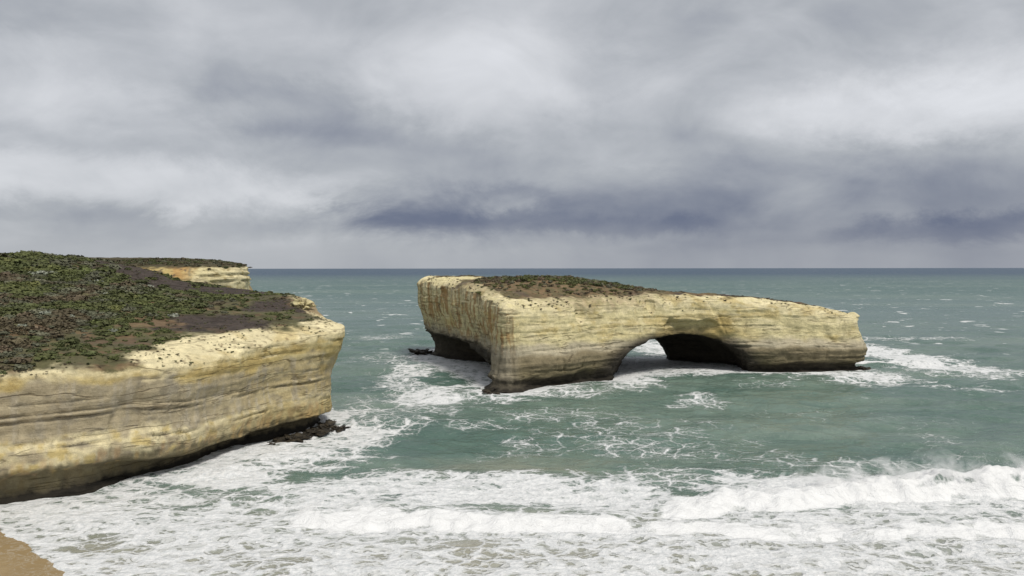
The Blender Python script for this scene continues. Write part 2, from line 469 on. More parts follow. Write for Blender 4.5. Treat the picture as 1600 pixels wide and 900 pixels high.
face = mixc(face, C(.20, .15, .09), left * sstep(.18, .5, fbm(x / 1.2 + 5, y / 1.2, z / 14, 3)) * sstep(7, 12, z) * .6)
face = mixc(face, GREY * .8, left * sstep(17, 9, z + 3 * n_a) * .7)
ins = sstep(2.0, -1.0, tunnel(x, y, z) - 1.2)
face = mixc(face, C(.050, .043, .033), ins * .95)  # shade inside the arch, painted into the rock colour
face = mixc(face, OCHRE, sstep(1.25, 0.95, np.sqrt(((x - 68) / 18) ** 2 + ((y - 250) / 11) ** 2 + ((z - 12.5) / 8.4) ** 2)) * sstep(9, 14, z) * (0.5 + .5 * n_a))
wet_shade_l = 2.9 + .9 * n_b + 0.8 * n_a + 8.0 * left * sstep(230, 242, y) + 1.5 * ins  # wet band; raised on the flank and in the arch to paint their shade
face = mixc(face, WET_AND_SHADE * 1.6, sstep(wet_shade_l + 1.0, wet_shade_l - .6, z) * .9)
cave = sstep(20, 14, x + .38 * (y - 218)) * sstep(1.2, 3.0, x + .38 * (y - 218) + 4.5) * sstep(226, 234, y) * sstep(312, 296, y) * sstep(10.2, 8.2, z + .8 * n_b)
face = mixc(face, WET_AND_SHADE * 1.1, cave * .92)      # shade of the undercut hollow, painted near-black into the rock colour
face = mixc(face, WET_AND_SHADE * .7, sstep(1.5, .6, z + .7 * n_b))
# top: pale crust near the edge, brown soil and dry heath further in
knoll = np.exp(-(((x - 14) / 34) ** 2 + ((y - 258) / 26) ** 2) ** 2)
inl = -sdv + 3.0 * n_a + 1.6 * n_b
ground = mixc(mixc(CREAM, PALE, sstep(-.2, .4, n_b)), OCHRE, sstep(.0, .6, n_a) * .6)
g2 = mixc(mixc(EARTH * .8, HEATH * 1.15, sstep(-.35, .15, n_a + .6 * n_b)), SOIL * 1.2, sstep(.1, .45, fbm(x / 6, y / 6, 3.3, 3)))
ground = mixc(ground, g2, sstep(4.5 - 2.2 * knoll, 7.5 - 2.8 * knoll, inl))
ground = mixc(ground, SOIL, sstep(.9, .5, np.sqrt(((x + 14) / 12) ** 2 + ((y - 262) / 7) ** 2) + .25 * n_b) * .85)
ground = mixc(ground, SOIL, sstep(1.15, .6, np.sqrt(((x - 90) / 24) ** 2 + ((y - 277) / 9) ** 2) + .3 * n_b + .2 * n_a) * .9)
ground = mixc(ground, PALE, sstep(.95, .6, np.sqrt(((x + 22) / 14) ** 2 + ((y - 292) / 17) ** 2) + .2 * n_b))
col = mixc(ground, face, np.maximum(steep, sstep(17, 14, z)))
# soil and plant litter spilling over the rim below the knoll
spill = knoll * sstep(5.2, 1.0, (tz - z) + 3.2 * fbm(x / 3.5, y / 3.5, 6.1, 3)) * sstep(20, 23, z)
col = mixc(col, mixc(EARTH * 1.1, HEATH * 1.3, sstep(-.2, .2, n_b)), spill * .8)
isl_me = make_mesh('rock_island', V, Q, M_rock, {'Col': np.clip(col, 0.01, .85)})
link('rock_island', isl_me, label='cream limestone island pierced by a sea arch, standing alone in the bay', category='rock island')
isl_V = V; isl_N = N

# ------------------------------------------------------------------ near headland
hl_poly = catmull([(-104, 78), (-89, 99), (-77, 111), (-69.5, 117), (-63, 123), (-57.3, 129.5), (-54, 140), (-49.5, 154), (-43.6, 161.0), (-40.4, 168.0), (-42, 178),
                   (-51, 192), (-60, 212), (-74, 226), (-92, 246), (-112, 266), (-215, 300), (-240, 78)], 6)
hl_top = Surface([(-104, 78, 22), (-77, 112, 21.4), (-66, 121, 20.8), (-58, 131, 20.6), (-52, 148, 21.8), (-49, 155, 22.4), (-44, 165, 23.4), (-42, 172, 23.8),
                  (-48, 188, 25.5), (-56, 199, 28.8), (-64, 205, 28.9), (-78, 222, 29.4), (-62, 160, 24.2), (-63, 186, 27.5), (-75, 205, 28.6), (-84, 195, 28.8), (-92, 210, 30.2),
                  (-100, 120, 24), (-88, 135, 25.0), (-73, 132, 22.4), (-68, 145, 23.4), (-82, 160, 27.2), (-100, 170, 29.8), (-125, 165, 31.5), (-140, 200, 37.5),
                  (-106, 205, 32.0), (-120, 225, 37.2), (-112, 225, 35.6), (-145, 238, 39.3), (-170, 240, 39.6), (-160, 180, 35), (-130, 130, 27), (-97, 225, 31.6), (-106, 226, 33.0), (-98, 250, 27),
                  (-112, 262, 28), (-170, 280, 38), (-200, 200, 39), (-180, 120, 28)], 2e-4)


def build_headland():
    xs = np.arange(-188, -35, 0.40); ys = np.arange(88, 272, 0.42); zs = np.arange(-1.8, 43.5, 0.34)
    X, Y = np.meshgrid(xs, ys, indexing='ij')
    sd = poly_sd(hl_poly, X, Y) + 0.9 * fbm(X / 14, Y / 14, 21.5, 3) + 0.35 * fbm(X / 4, Y / 4, 28.5, 2)
    top = hl_top(X, Y) - 1.5 * sstep(-7, 1, sd) + 0.5 * fbm(X / 9, Y / 9, 15.5, 3)
    cut = sstep(117, 134, Y)
    und = 1.2 + 3.2 * cut - 1.2 * sstep(150, 165, Y)
    hn = 4.2 - 1.4 * cut + 0.6 * pnoise(X / 9, Y / 9, 31.1)
    f = np.empty((len(xs), len(ys), len(zs)), np.float32)
    for k, z in enumerate(zs):
        tip = sstep(152, 169, Y)
        off = -1.0 + 1.6 * sstep(9, 17, z) * 0.6 + -.7 * tip + 2.1 * tip * sstep(13, 22, z) + 0.9 * (1 - tip) * np.exp(-((z - 6.5) / 2.5) ** 2)
        off = off - und * sstep(1.12, 0.8, (z + (0.5 * pnoise(X / 6, Y / 6, z / 3) if z < 8 else 0)) / hn) + 0.9 * sstep(1.0, -0.8, z)
        f[:, :, k] = smax(sd - off, z - top, 1.5)
    return surface_nets(f, xs, ys, zs)


V, Q = build_headland(); N = vnormals(V, Q)
hl_dip = lambda x, y: 0.040 * (np.clip(y, 100, 150) - 112) + 0.012 * (np.clip(y, 150, 220) - 150)
hl_levels = [(8.0, .2, .7), (9.0, .15, .3), (12.4, .18, .8), (13.4, .16, .5), (15.0, .16, .3), (17.8, .16, .35), (19.6, .16, .4), (21.2, .16, .4), (22.6, .16, .4)]
V, zl = relief(V, N, hl_levels, hl_dip, 40.0, 0.85)
N = vnormals(V, Q); x, y, z = V.T
sdv = poly_sd(hl_poly, x, y); tz = hl_top(x, y)
steep = sstep(0.40, 0.72, 1 - N[:, 2])
n_a = fbm(x / 9, y / 9, z / 5, 4); n_b = fbm(x / 2.0, y / 2.0, z / 2.0, 3); n_c = fbm(x / 5 + 30, y / 5, z / 3, 4); n_st = fbm(x / 1.4, y / 1.4, z / 12, 3)
far = sstep(125, 165, y)
face = mixc(GOLD, OCHRE, sstep(-.2, .4, n_a + .3 * n_b))
face = mixc(face, PALE, sstep(.12, .5, fbm(x / 12, y / 12, zl / 1.2, 3)) * .5)
gz = sstep(18.5, 16.0, zl + 3.4 * n_a + 1.2 * n_c)
face = mixc(face, GREY * C(1.0, .97, .91), gz * (0.86 - 0.42 * far))
face = mixc(face, GREY * 1.18, gz * sstep(.12, .4, n_st + .4 * n_c) * .6)
face = mixc(face, GREY * .72, gz * sstep(.1, .45, fbm(x / 3 + 9, y / 3, z / 1.2, 3)) * .5)
face = mixc(face, mixc(CREAM, GOLD * 1.1, sstep(-.05, .45, n_b + .3 * n_st)), sstep(10.2, 8.8, zl + 2.4 * n_c) * (0.9 - .55 * far) * sstep(-.35, .05, n_c + .3 * n_a + .12))
face = mixc(face, GOLD * .95, far * sstep(9.5, 7, zl + 2 * n_c) * .7)
face = mixc(face, RUST * 1.15, sstep(6.6, 5.2, z + 1.2 * n_b + .8 * n_a) * sstep(-.2, .3, n_st) * .4)
face = mixc(face, OLIVE * .95, sstep(5.4, 3.8, z + 1.0 * n_b + .9 * n_st + 1.1 * far) * .88)
face = mixc(face, WET_AND_SHADE * 1.7, sstep(3.6, 2.2, z + .8 * n_b + .8 * (1 - far)) * .55)
face = mixc(face, WET_AND_SHADE * .55, sstep(1.35, .7, z + .6 * n_b) + 0 * z)
face = mixc(face, CREAM, sstep(3.4, 1.6, tz - z + .9 * n_b - .5 * far) * .8)
inl = -sdv + 3.2 * n_a + 1.6 * n_b
crust = mixc(CREAM, OCHRE, sstep(.1, .6, n_a) * .55)
crust = mixc(crust, EARTH * .8, sstep(.42, .6, fbm(x / 1.1, y / 1.1, 2.2, 2)) * .7)
heath = mixc(mixc(C(.098, .092, .044), EARTH * .75, sstep(.1, .5, n_c)), SOIL, sstep(-.1, .35, fbm(x / 7, y / 7, 13.3, 3)) * .35)


def soil_mask(x, y):
    s = 0
    for cx, cy, rx, ry in ((-63, 160, 10, 8), (-69, 152, 7, 5), (-60, 183, 5, 9), (-112, 226, 26, 9), (-86, 226, 16, 9), (-95, 215, 26, 10), (-80, 212, 14, 12), (-70, 210, 12, 6), (-54, 186, 4, 6)):
        s = np.maximum(s, sstep(1.25, .75, np.sqrt(((x - cx) / rx) ** 2 + ((y - cy) / ry) ** 2) + .35 * fbm(x / 5, y / 5, 44.4, 3)))
    return s


wide = 5.8 + 3.4 * np.exp(-((y - 142) / 13) ** 2) - 4.6 * sstep(132, 122, y) - 2.0 * sstep(160, 175, y)
ground = mixc(crust, heath, sstep(wide - 1.5, wide + 2.0, inl))
ground = mixc(ground, mixc(SOIL, SOIL * .75, sstep(-.2, .3, n_b)), soil_mask(x, y) * sstep(3.5, 6, inl))
ground = mixc(ground, EARTH, sstep(1.2, .7, np.sqrt(((x + 52) / 6) ** 2 + ((y - 193) / 8) ** 2) + .3 * n_b) * .8)
ground = mixc(ground, EARTH, sstep(1.2, .7, np.sqrt(((x + 78) / 10) ** 2 + ((y - 152) / 6) ** 2) + .4 * n_b) * .75)
col = mixc(ground, face, np.maximum(steep, sstep(16, 13, z)))
hl_me = make_mesh('headland', V, Q, M_wall, {'Col': np.clip(col, 0.01, .85)})
link('headland', hl_me, kind='structure', label='near limestone headland with heath on top and a grey and golden cliff')


class Ground:
    """height of the built top surface, for standing plants on it"""
    def __init__(s, V, N, cell=0.8):
        m = N[:, 2] > 0.5; p = V[m]; s.c = cell; s.o = p[:, :2].min(0)
        k = ((p[:, :2] - s.o) / cell).astype(int); s.n = k.max(0) + 1
        s.h = np.full(s.n, -1e9); np.maximum.at(s.h, (k[:, 0], k[:, 1]), p[:, 2])
    def __call__(s, x, y):
        i, j = int((x - s.o[0]) / s.c), int((y - s.o[1]) / s.c)
        if 0 <= i < s.n[0] and 0 <= j < s.n[1] and s.h[i, j] > -1e8: return s.h[i, j]
        return None


hl_ground = Ground(V, N); isl_ground = Ground(isl_V, isl_N)

# ------------------------------------------------------------------ far headland
fh_poly = catmull([(-128, 338), (-127, 350), (-130, 366), (-147, 392), (-180, 420), (-330, 440), (-340, 330), (-230, 322), (-182, 330), (-148, 334)], 6)
fh_top = Surface([(-130, 340, 37.2), (-128, 352, 37.4), (-145, 350, 38.8), (-150, 345, 38.2), (-176, 345, 38.2), (-160, 370, 40.0), (-200, 360, 38),
                  (-190, 390, 41), (-300, 380, 40), (-240, 335, 36), (-140, 385, 38.5), (-220, 420, 42)], 1e-4)
xs = np.arange(-330, -108, 0.9); ys = np.arange(300, 430, 0.9); zs = np.arange(-1.8, 44, 0.6)
X, Y = np.meshgrid(xs, ys, indexing='ij')
sd = poly_sd(fh_poly, X, Y) + 1.5 * fbm(X / 16, Y / 16, 61.5, 3)
top = fh_top(X, Y) - 1.2 * sstep(-5, 1, sd)
f = np.empty((len(xs), len(ys), len(zs)), np.float32)
sl_ = sstep(-136, -151, X)
for k, zz_ in enumerate(zs):
    off = sl_ * np.clip((37 - zz_) * 1.25, 0, 18) + 2.5 * np.clip(1 - zz_ / 30, 0, 1) + 1.0 * np.exp(-((zz_ - 31) / 3) ** 2)
    f[:, :, k] = smax(sd - off, zz_ - top, 1.2)
V, Q = surface_nets(f, xs, ys, zs); N = vnormals(V, Q)
V, zl = relief(V, N, [(30, .4, 1.2), (33, .4, 1.2), (35.5, .3, 1.0), (20, .5, 1), (10, .5, 1)], lambda x, y: 0 * x, 71.0, 1.3)
N = vnormals(V, Q); x, y, z = V.T
n_a = fbm(x / 12, y / 12, z / 8, 4); n_b = fbm(x / 3, y / 3, z / 3, 3)
steep = sstep(0.6, 0.9, 1 - N[:, 2])
slope = mixc(mixc(OCHRE * 1.1, GOLD, sstep(-.2, .3, n_b)), RUST * 1.15, sstep(-.05, .35, n_a) * .7)
slope = mixc(slope, SOIL * 1.3, sstep(.22, .4, fbm(x / 2.4, y / 3, 9.9, 3)) * .8)
face = mixc(mixc(CREAM, PALE, sstep(-.2, .4, n_a)), OCHRE * .7, sstep(.1, .5, fbm(x / 3.5, y / 3.5, z / 2, 3)) * .8)
tipf = sstep(-148, -140, x)
col = mixc(slope, face, np.maximum(steep * .8, tipf))
flat = sstep(1.6, .4, fh_top(x, y) - z + .5 * n_b) * sstep(.8, .93, N[:, 2])
col = mixc(col, HEATH * .7, flat)
fh_me = make_mesh('far_headland', V, Q, M_rock, {'Col': np.clip(col, .01, .85)})
link('far_headland', fh_me, kind='structure', label='far headland with a pale cliff end and ochre slope')
fh_ground = Ground(V, N, 1.6)

# ------------------------------------------------------------------ beach
shore = lambda x: 60.0 + 0 * x + np.interp(x, [-110, -86, -71, -62, -51, -38, -15, 30, 200], [48, 44.5, 42.6, 35.5, 26.2, 19, 12, 9, 9])
xs = np.linspace(-125, 200, 400); ys = np.linspace(36, 122, 240)
X, Y = np.meshgrid(xs, ys, indexing='ij')
Z = 0.045 * (shore(X) - Y) + 0.02 * fbm(X / 3, Y / 3, 1.7, 3) + 0.05 * fbm(X / 15, Y / 15, 2.7, 2) + 0.05 * fbm(X / 4, Y / 4, 6.7, 3)
Z = np.where(Z > 0, Z, Z * 1.5)
idx = np.arange(X.size).reshape(X.shape)
Qb = np.stack([idx[:-1, :-1], idx[1:, :-1], idx[1:, 1:], idx[:-1, 1:]], -1).reshape(-1, 4)
M_sand, t, b = new_mat('wet_sand')
co = t.new('ShaderNodeTexCoord').outputs['Object']
cz = t.sep(co)[2]
wet = t.ramp(t.math('ADD', cz, t.math('MULTIPLY', t.noise(co, 0.25, 4), 0.5)), 0.35, 0.95)
sand = t.mix(wet, rgb(.265, .185, .090), rgb(.36, .27, .145))
sand = t.mix(t.ramp(t.noise(co, 1.2, 5, 0.6), .35, .7, 0, .35), sand, rgb(.215, .15, .072))
lc = t.ramp(t.math('ABSOLUTE', t.math('SUBTRACT', t.noise(co, .55, 4, .6, .8), .5)), .03, .006)
sand = t.mix(t.math('MULTIPLY', t.math('MULTIPLY', lc, t.ramp(cz, .42, .12)), .3), sand, rgb(.55, .54, .50))
t.set(b.inputs['Base Color'], sand); t.set(b.inputs['Roughness'], t.ramp(wet, 0, 1, .38, .85))
bp = t.new('ShaderNodeBump'); bp.inputs['Strength'].default_value = .3; bp.inputs['Distance'].default_value = .1
t.set(bp.inputs['Height'], t.noise(co, 2.5, 6, .6)); t.l.new(bp.outputs[0], b.inputs['Normal'])
link('beach', make_mesh('beach', np.stack([X.ravel(), Y.ravel(), Z.ravel()], 1), Qb, M_sand), kind='structure')

# ------------------------------------------------------------------ sea
def grow(a, step, ratio, end):
    out = [a]
    while out[-1] < end:
        out.append(out[-1] + step); step *= ratio
    return out


y1 = np.arange(58, 140, 0.34)
y2 = grow(140, 0.35, 1.0045, 345)
ys = np.array(list(y1) + y2 + grow(y2[-1] + 1.3, 1.35, 1.035, 90000))
xr = grow(150, 0.5, 1.06, 90000); xl = grow(112, 0.5, 1.06, 90000)
xs = np.array([-q for q in xl[::-1]] + list(np.arange(-111.6, 149.8, 0.42)) + xr)
X, Y = np.meshgrid(xs, ys, indexing='ij')
X = X.astype(np.float32); Y = Y.astype(np.float32)
near = (Y < 1500) & (np.abs(X) < 900)
Z = np.zeros_like(X); foam = np.zeros_like(X)
xn, yn = X[near], Y[near]
wx = xn + 6 * pnoise(xn / 40, yn / 40, 3.3); wy = yn + 7 * pnoise(xn / 45, yn / 45, 7.3)
fade = sstep(900, 200, yn)
h = 0.0
for lam, ang, a in ((46, 8, .58), (31, -14, .45), (19, 22, .36), (12, -30, .22), (7.5, 12, .13)):
    kx, ky = math.sin(R(ang)), math.cos(R(ang))
    ph = (wx * kx + wy * ky) * 2 * math.pi / lam + 1.7 * lam
    amp = a * (0.55 + 0.9 * np.abs(pnoise(xn / (2.2 * lam), yn / (2.2 * lam), lam)))
    h = h + amp * (np.sin(ph) + 0.25 * np.cos(2 * ph)) * (fade if lam < 25 else 1)
h = h + fade * (0.30 * fbm(xn / 6.5, yn / 4.5, 5.1, 3))
rough = sstep(150, 108, yn)
h = h * (1 - .45 * rough)
# breakers: crest lines with a steep landward face; rows are (x, crest y), heights follow
BREAK = [
    ([18, 26, 36, 48, 62, 80, 110, 150], [107, 109, 112.5, 114.5, 116, 117, 118, 119], [0, 1.0, 1.8, 2.3, 2.8, 3.4, 3.3, 3.0], 3.6, 8.0),
    ([-34, -29, -20, -8, 4, 14, 20], [108.5, 107.5, 105.8, 104.4, 103.6, 103.2, 104], [0, .8, 1.1, 1.25, 1.1, .8, 0], 3.2, 6.5),
    ([14, 20, 30, 45, 65, 110], [101.5, 100.8, 100.2, 101, 101.5, 102], [0, .6, .7, .45, .6, .5], 2.6, 5),
    ([-60, -56, -50, -44, -36], [128.5, 128.0, 129.5, 130, 129], [0, .7, .9, .7, 0], 3.0, 6),
    ([84, 100, 118, 140, 170], [276, 276, 275, 277, 278], [0, .9, 1.0, .9, 0], 4, 14),
    ([30, 60, 90, 130, 180], [232, 234, 232, 229, 226], [0, .35, .6, .6, .2], 5, 14),
]
crest = np.zeros_like(xn); whitewash = np.zeros_like(xn)
lump = fbm(xn / 2.4, yn / 1.8, 9.9, 4); lump2 = fbm(xn / 8, yn / 6, 19.9, 3)
for i, (bx, by, bh, wf, wb) in enumerate(BREAK):
    yc = np.interp(xn, bx, by) + 2.4 * pnoise(xn / 13, 0.5 + i, 2.2) + 1.3 * pnoise(xn / 5, 7.5 + i, 2.2) + .6 * pnoise(xn / 1.8, 3.5 + i, 2.2)
    hh = np.interp(xn, bx, bh) * (0.9 + .3 * pnoise(xn / 5, i, 1.2))
    d = yn - yc
    prof = np.where(d > 0, np.exp(-(d / wb) ** 2 * 1.2), sstep(-wf, 0, d))
    h = h + hh * prof * (1 + (0.24 * lump + .25 * lump2) * (i < 4))
    if i == 0:
        hh_face = sstep(58, 68, xn) * np.exp(-((d + 1.0) / .55) ** 2) * sstep(-.25, .2, pnoise(xn / 6, 4.4, 2.2))
    if i < 3:
        whitewash = np.maximum(whitewash, sstep(.12, .6, hh) * np.where(d > 0, sstep(wb * .95, wb * .05, d + 3.0 * lump2), sstep(-wf - 2.0, -wf * .6, d + 1.2 * lump2)))
    elif i == 4:
        whitewash = np.maximum(whitewash, .95 * sstep(.3, .8, hh) * sstep(2.4, .6, np.abs(d - .3)))
# foam carried around the rocks and over the shallows: (u, v) of the place, converted to metres on the water
d_f = 0.06 + 0.0 * xn


def patch(u, v, ru, rv, a, hard=1.0):
    global d_f
    cx, cy = world_at(u, v); x1, _ = world_at(u + ru, v); _, ya = world_at(u, v + rv); _, yb = world_at(u, max(v - rv, 424))
    dy_ = yn - cy; ry = np.where(dy_ < 0, abs(cy - ya), abs(yb - cy)); rx = abs(x1 - cx)
    q = np.sqrt(((xn - cx) / rx) ** 2 + (dy_ / ry) ** 2) + .38 * lump2 + .12 * lump
    d_f = np.maximum(d_f, a * sstep(1.25, 1.25 - hard, q))


d_f = np.maximum(d_f, (0.80 + .10 * lump2) * sstep(120, 104, yn + 4 * lump2))
d_f = np.maximum(d_f, 0.63 * sstep(100, 92, yn + 3 * lump2) + 0 * xn)
for p in ((120, 810, 330, 70, .86), (200, 870, 260, 60, .78), (340, 745, 140, 28, 1.0), (400, 715, 210, 48, .95), (520, 690, 140, 42, .85), (560, 660, 80, 20, .68),
          (560, 770, 240, 42, .98), (800, 768, 240, 32, .98), (950, 780, 170, 42, .95), (720, 748, 110, 14, .75), (1020, 750, 110, 20, .74), (1250, 775, 260, 40, .97), (1500, 790, 260, 40, .97), (1150, 840, 500, 26, .82),
          (820, 700, 190, 26, .36), (1000, 690, 230, 40, .38), (1180, 715, 120, 20, .40), (1330, 725, 150, 16, .38), (1470, 690, 60, 30, .30),
          (670, 618, 110, 20, .78), (790, 612, 110, 14, .80), (830, 605, 60, 12, 1.0), (900, 612, 80, 10, .6), (640, 580, 60, 18, .68), (690, 563, 36, 10, .95), (620, 600, 60, 16, .6),
          (560, 640, 70, 16, .52), (640, 640, 140, 12, .46), (600, 560, 70, 14, .42), (575, 625, 40, 10, .42), (600, 527, 60, 6, .42),
          (980, 598, 70, 16, .70), (1015, 592, 25, 6, .9), (1025, 545, 45, 22, .82), (1100, 578, 60, 8, .55), (1098, 625, 48, 12, .60), (1060, 632, 30, 6, .4),
          (1280, 582, 110, 12, .90), (1350, 590, 110, 12, .86), (1400, 558, 80, 30, .95), (1480, 575, 110, 22, .76), (1560, 582, 110, 12, .5), (1420, 530, 110, 4, .6),
          (1440, 605, 110, 6, .45), (1540, 612, 80, 5, .42), (1200, 600, 80, 6, .34), (880, 650, 140, 16, .40), (730, 665, 90, 16, .42), (620, 665, 110, 16, .42), (1250, 650, 200, 20, .20), (1430, 660, 160, 14, .20)):
    patch(*p)
for u, v, ru, rv, a in ((690, 690, 90, 32, .8), (850, 725, 130, 12, .5), (140, 850, 40, 26, .40), (640, 850, 160, 22, .20), (950, 860, 130, 18, .18)):
    cx, cy = world_at(u, v); x1, _ = world_at(u + ru, v); _, ya = world_at(u, v + rv)
    d_f = d_f * (1 - a * sstep(1.2, .5, np.sqrt(((xn - cx) / (x1 - cx)) ** 2 + ((yn - cy) / (cy - ya)) ** 2) + .3 * lump2))
for poly, wd in ((isl_poly, 3.0), (hl_poly, 3.0)):
    sdn = np.full_like(xn, 50.); m = (np.abs(xn) < 260) & (yn < 350) & (yn > 80)
    sdn[m] = poly_sd(poly, xn[m], yn[m])
    h = h * (0.35 + .65 * sstep(-2, 12, sdn)) if poly is isl_poly else h * (0.5 + .5 * sstep(0, 10, sdn))
    d_f = np.maximum(d_f, .82 * sstep(wd + 5, wd - 2.0, sdn + 2.4 * lump2))
m = d_f > .8
whitewash = whitewash * (1 - .75 * hh_face)
d_f = np.maximum(d_f, whitewash * .9) * (1 - .5 * hh_face)
white = np.zeros_like(X); white[near] = whitewash
h = h + 0.22 * sstep(.55, 1.0, d_f) * lump * sstep(260, 160, yn)
# run-up on the sand
sh = shore(xn); dsh = yn - sh + 1.6 * lump2 + .9 * lump
h = h * sstep(-3, 16, dsh) + 0.10 * sstep(4, 0, dsh)
tilt = np.where(dsh < 0, dsh * 0.02, 0)
Z[near] = h * 1.0 + 0
Zsand_cut = np.where(dsh < 0, -0.6, 0.0)
Z[near] += Zsand_cut * sstep(0, -2.5, dsh)
d_f = np.maximum(d_f, .86 * sstep(7, 1.5, dsh) * sstep(-3, -.5, dsh))
foam[:] = 0.06; foam[near] = np.clip(d_f, 0, 1.1)
shal = np.zeros_like(X); shal[near] = np.clip(sstep(122, 88, yn + 8 * lump2) + .38 * sstep(1.1, .3, np.sqrt(((xn + 2) / 22) ** 2 + ((yn - 133) / 9) ** 2) + .4 * lump2), 0, 1)
hgt = np.zeros_like(X); hgt[near] = h
idx = np.arange(X.size).reshape(X.shape)
Qs = np.stack([idx[:-1, :-1], idx[1:, :-1], idx[1:, 1:], idx[:-1, 1:]], -1).reshape(-1, 4)

M_sea, t, b = new_mat('sea_water')
co = t.new('ShaderNodeTexCoord').outputs['Object']
sx, sy, sz = t.sep(co)
flat_co = t.combine(sx, sy, 0.0)
fo = t.new('ShaderNodeAttribute', attribute_name='foam').outputs['Fac']
sa = t.new('ShaderNodeAttribute', attribute_name='shallow').outputs['Fac']
# water body: sandy in the surf, teal in the bay, deeper blue offshore, with drifting cloudy patches
mpc = t.new('ShaderNodeMapping'); mpc.inputs['Scale'].default_value = (0.35, 1.0, 1); t.set(mpc.inputs['Vector'], flat_co); strk = mpc.outputs[0]
cloudy = t.noise(strk, 0.035, 5, .6, .4)
teal = t.mix(t.ramp(cloudy, .35, .68), rgb(.086, .148, .120), rgb(.160, .218, .178))
teal = t.mix(t.ramp(t.noise(strk, .16, 4, .6, .5), .38, .66, 0, .75), teal, t.vmath('MULTIPLY', teal, (.72, .78, .80)))  # darker streaks: swell shading painted into the water colour
off1 = t.ramp(sy, 170, 700); off2 = t.ramp(sy, 900, 5000)
body = t.mix(off1, teal, t.mix(t.ramp(t.noise(strk, .006, 4, .6), .4, .65), rgb(.085, .142, .134), rgb(.118, .175, .155)))
body = t.mix(off2, body, rgb(.036, .070, .112))
body = t.mix(sa, body, t.mix(t.ramp(cloudy, .3, .7), rgb(.22, .225, .18), rgb(.33, .31, .235)))
# lace foam: cell walls of a warped cellular pattern; the carried density decides how far the walls thicken
wv = t.vmath('MULTIPLY', t.vmath('SUBTRACT', t.noise(flat_co, .35, 4, .6, 0, 'Color'), (.5, .5, .5)), (3.2, 3.6, 0))
wc = t.vmath('ADD', flat_co, wv)
wv2 = t.vmath('MULTIPLY', t.vmath('SUBTRACT', t.noise(flat_co, 1.6, 3, .6, 0, 'Color'), (.5, .5, .5)), (.8, .8, 0))
wc = t.vmath('ADD', wc, wv2)


def cells(scale, sxy):
    mp = t.new('ShaderNodeMapping'); mp.inputs['Scale'].default_value = (sxy[0], sxy[1], 1); t.set(mp.inputs['Vector'], wc)
    v = t.new('ShaderNodeTexVoronoi', feature='DISTANCE_TO_EDGE', voronoi_dimensions='2D'); t.set(v.inputs['Vector'], mp.outputs[0]); v.inputs['Scale'].default_value = scale
    return v.outputs['Distance']


c1 = cells(.33, (.6, 1.0)); c2 = cells(.85, (.6, 1.0)); c3 = cells(.16, (.55, 1.0))
patchy = t.noise(flat_co, .16, 6, .65, .5); fine = t.noise(flat_co, 1.3, 5, .7)
dens = t.math('ADD', fo, t.math('MULTIPLY', t.math('SUBTRACT', patchy, .5), .75))
dens = t.math('ADD', dens, t.math('MULTIPLY', t.math('SUBTRACT', fine, .5), .12))
mps = t.new('ShaderNodeMapping'); mps.inputs['Rotation'].default_value = (0, 0, R(-14)); mps.inputs['Scale'].default_value = (.07, .42, 1); t.set(mps.inputs['Vector'], wc)
dens = t.math('ADD', dens, t.math('MULTIPLY', t.math('SUBTRACT', t.noise(mps.outputs[0], 1.0, 4, .6), .5), t.ramp(fo, .1, .5, 0, .75)))
dens = t.math('ADD', dens, t.math('MULTIPLY', t.math('SUBTRACT', t.noise(flat_co, .06, 3, .5), .5), t.ramp(fo, .1, .5, 0, .95)))
thr = t.math('SUBTRACT', t.math('MULTIPLY', t.math('POWER', t.math('MAXIMUM', dens, 0.0), 2.2), .36), .02)
l1 = t.ramp(t.math('SUBTRACT', c1, thr), .09, -.05)
l2 = t.ramp(t.math('SUBTRACT', c2, t.math('MULTIPLY', thr, .95)), .11, -.05)
l3 = t.ramp(t.math('SUBTRACT', c3, t.math('MULTIPLY', thr, .22)), .018, -.004)
lace = t.math('MAXIMUM', t.math('MAXIMUM', l1, t.math('MULTIPLY', l2, t.ramp(dens, .25, .75, .15, .75))), t.math('MULTIPLY', l3, .7))
wa = t.new('ShaderNodeAttribute', attribute_name='white').outputs['Fac']
bank = t.ramp(t.math('ADD', wa, t.math('MULTIPLY', t.math('SUBTRACT', t.noise(flat_co, .5, 6, .7), .5), 1.5)), .40, .80)
solid = t.math('MAXIMUM', t.ramp(dens, .88, 1.08), bank)
gate = t.ramp(dens, .12, .36)
# whitecaps on the open water: short broken crests
mpw = t.new('ShaderNodeMapping'); mpw.inputs['Scale'].default_value = (.10, .30, 1); t.set(mpw.inputs['Vector'], flat_co)
mpv = t.new('ShaderNodeMapping'); mpv.inputs['Scale'].default_value = (.045, .10, 1); t.set(mpv.inputs['Vector'], flat_co)
wn = t.noise(mpw.outputs[0], 1.0, 3, .6, .4); wn2 = t.noise(mpv.outputs[0], .6, 2, .5)
caps = t.math('MULTIPLY', t.ramp(wn, .655, .69), t.ramp(wn2, .46, .60))
caps = t.math('MULTIPLY', caps, t.ramp(sy, 170, 260))
mpf = t.new('ShaderNodeMapping'); mpf.inputs['Scale'].default_value = (.040, .060, 1); t.set(mpf.inputs['Vector'], flat_co)
wn3 = t.noise(mpf.outputs[0], 1.0, 3, .65, .3)
caps = t.math('MAXIMUM', caps, t.math('MULTIPLY', t.ramp(wn3, .635, .675), t.math('MULTIPLY', t.ramp(sy, 260, 380), t.ramp(sy, 4500, 1500))))
ffac = t.math('MAXIMUM', t.math('MAXIMUM', t.math('MULTIPLY', lace, gate), solid), t.math('MULTIPLY', caps, .85), clamp=True)
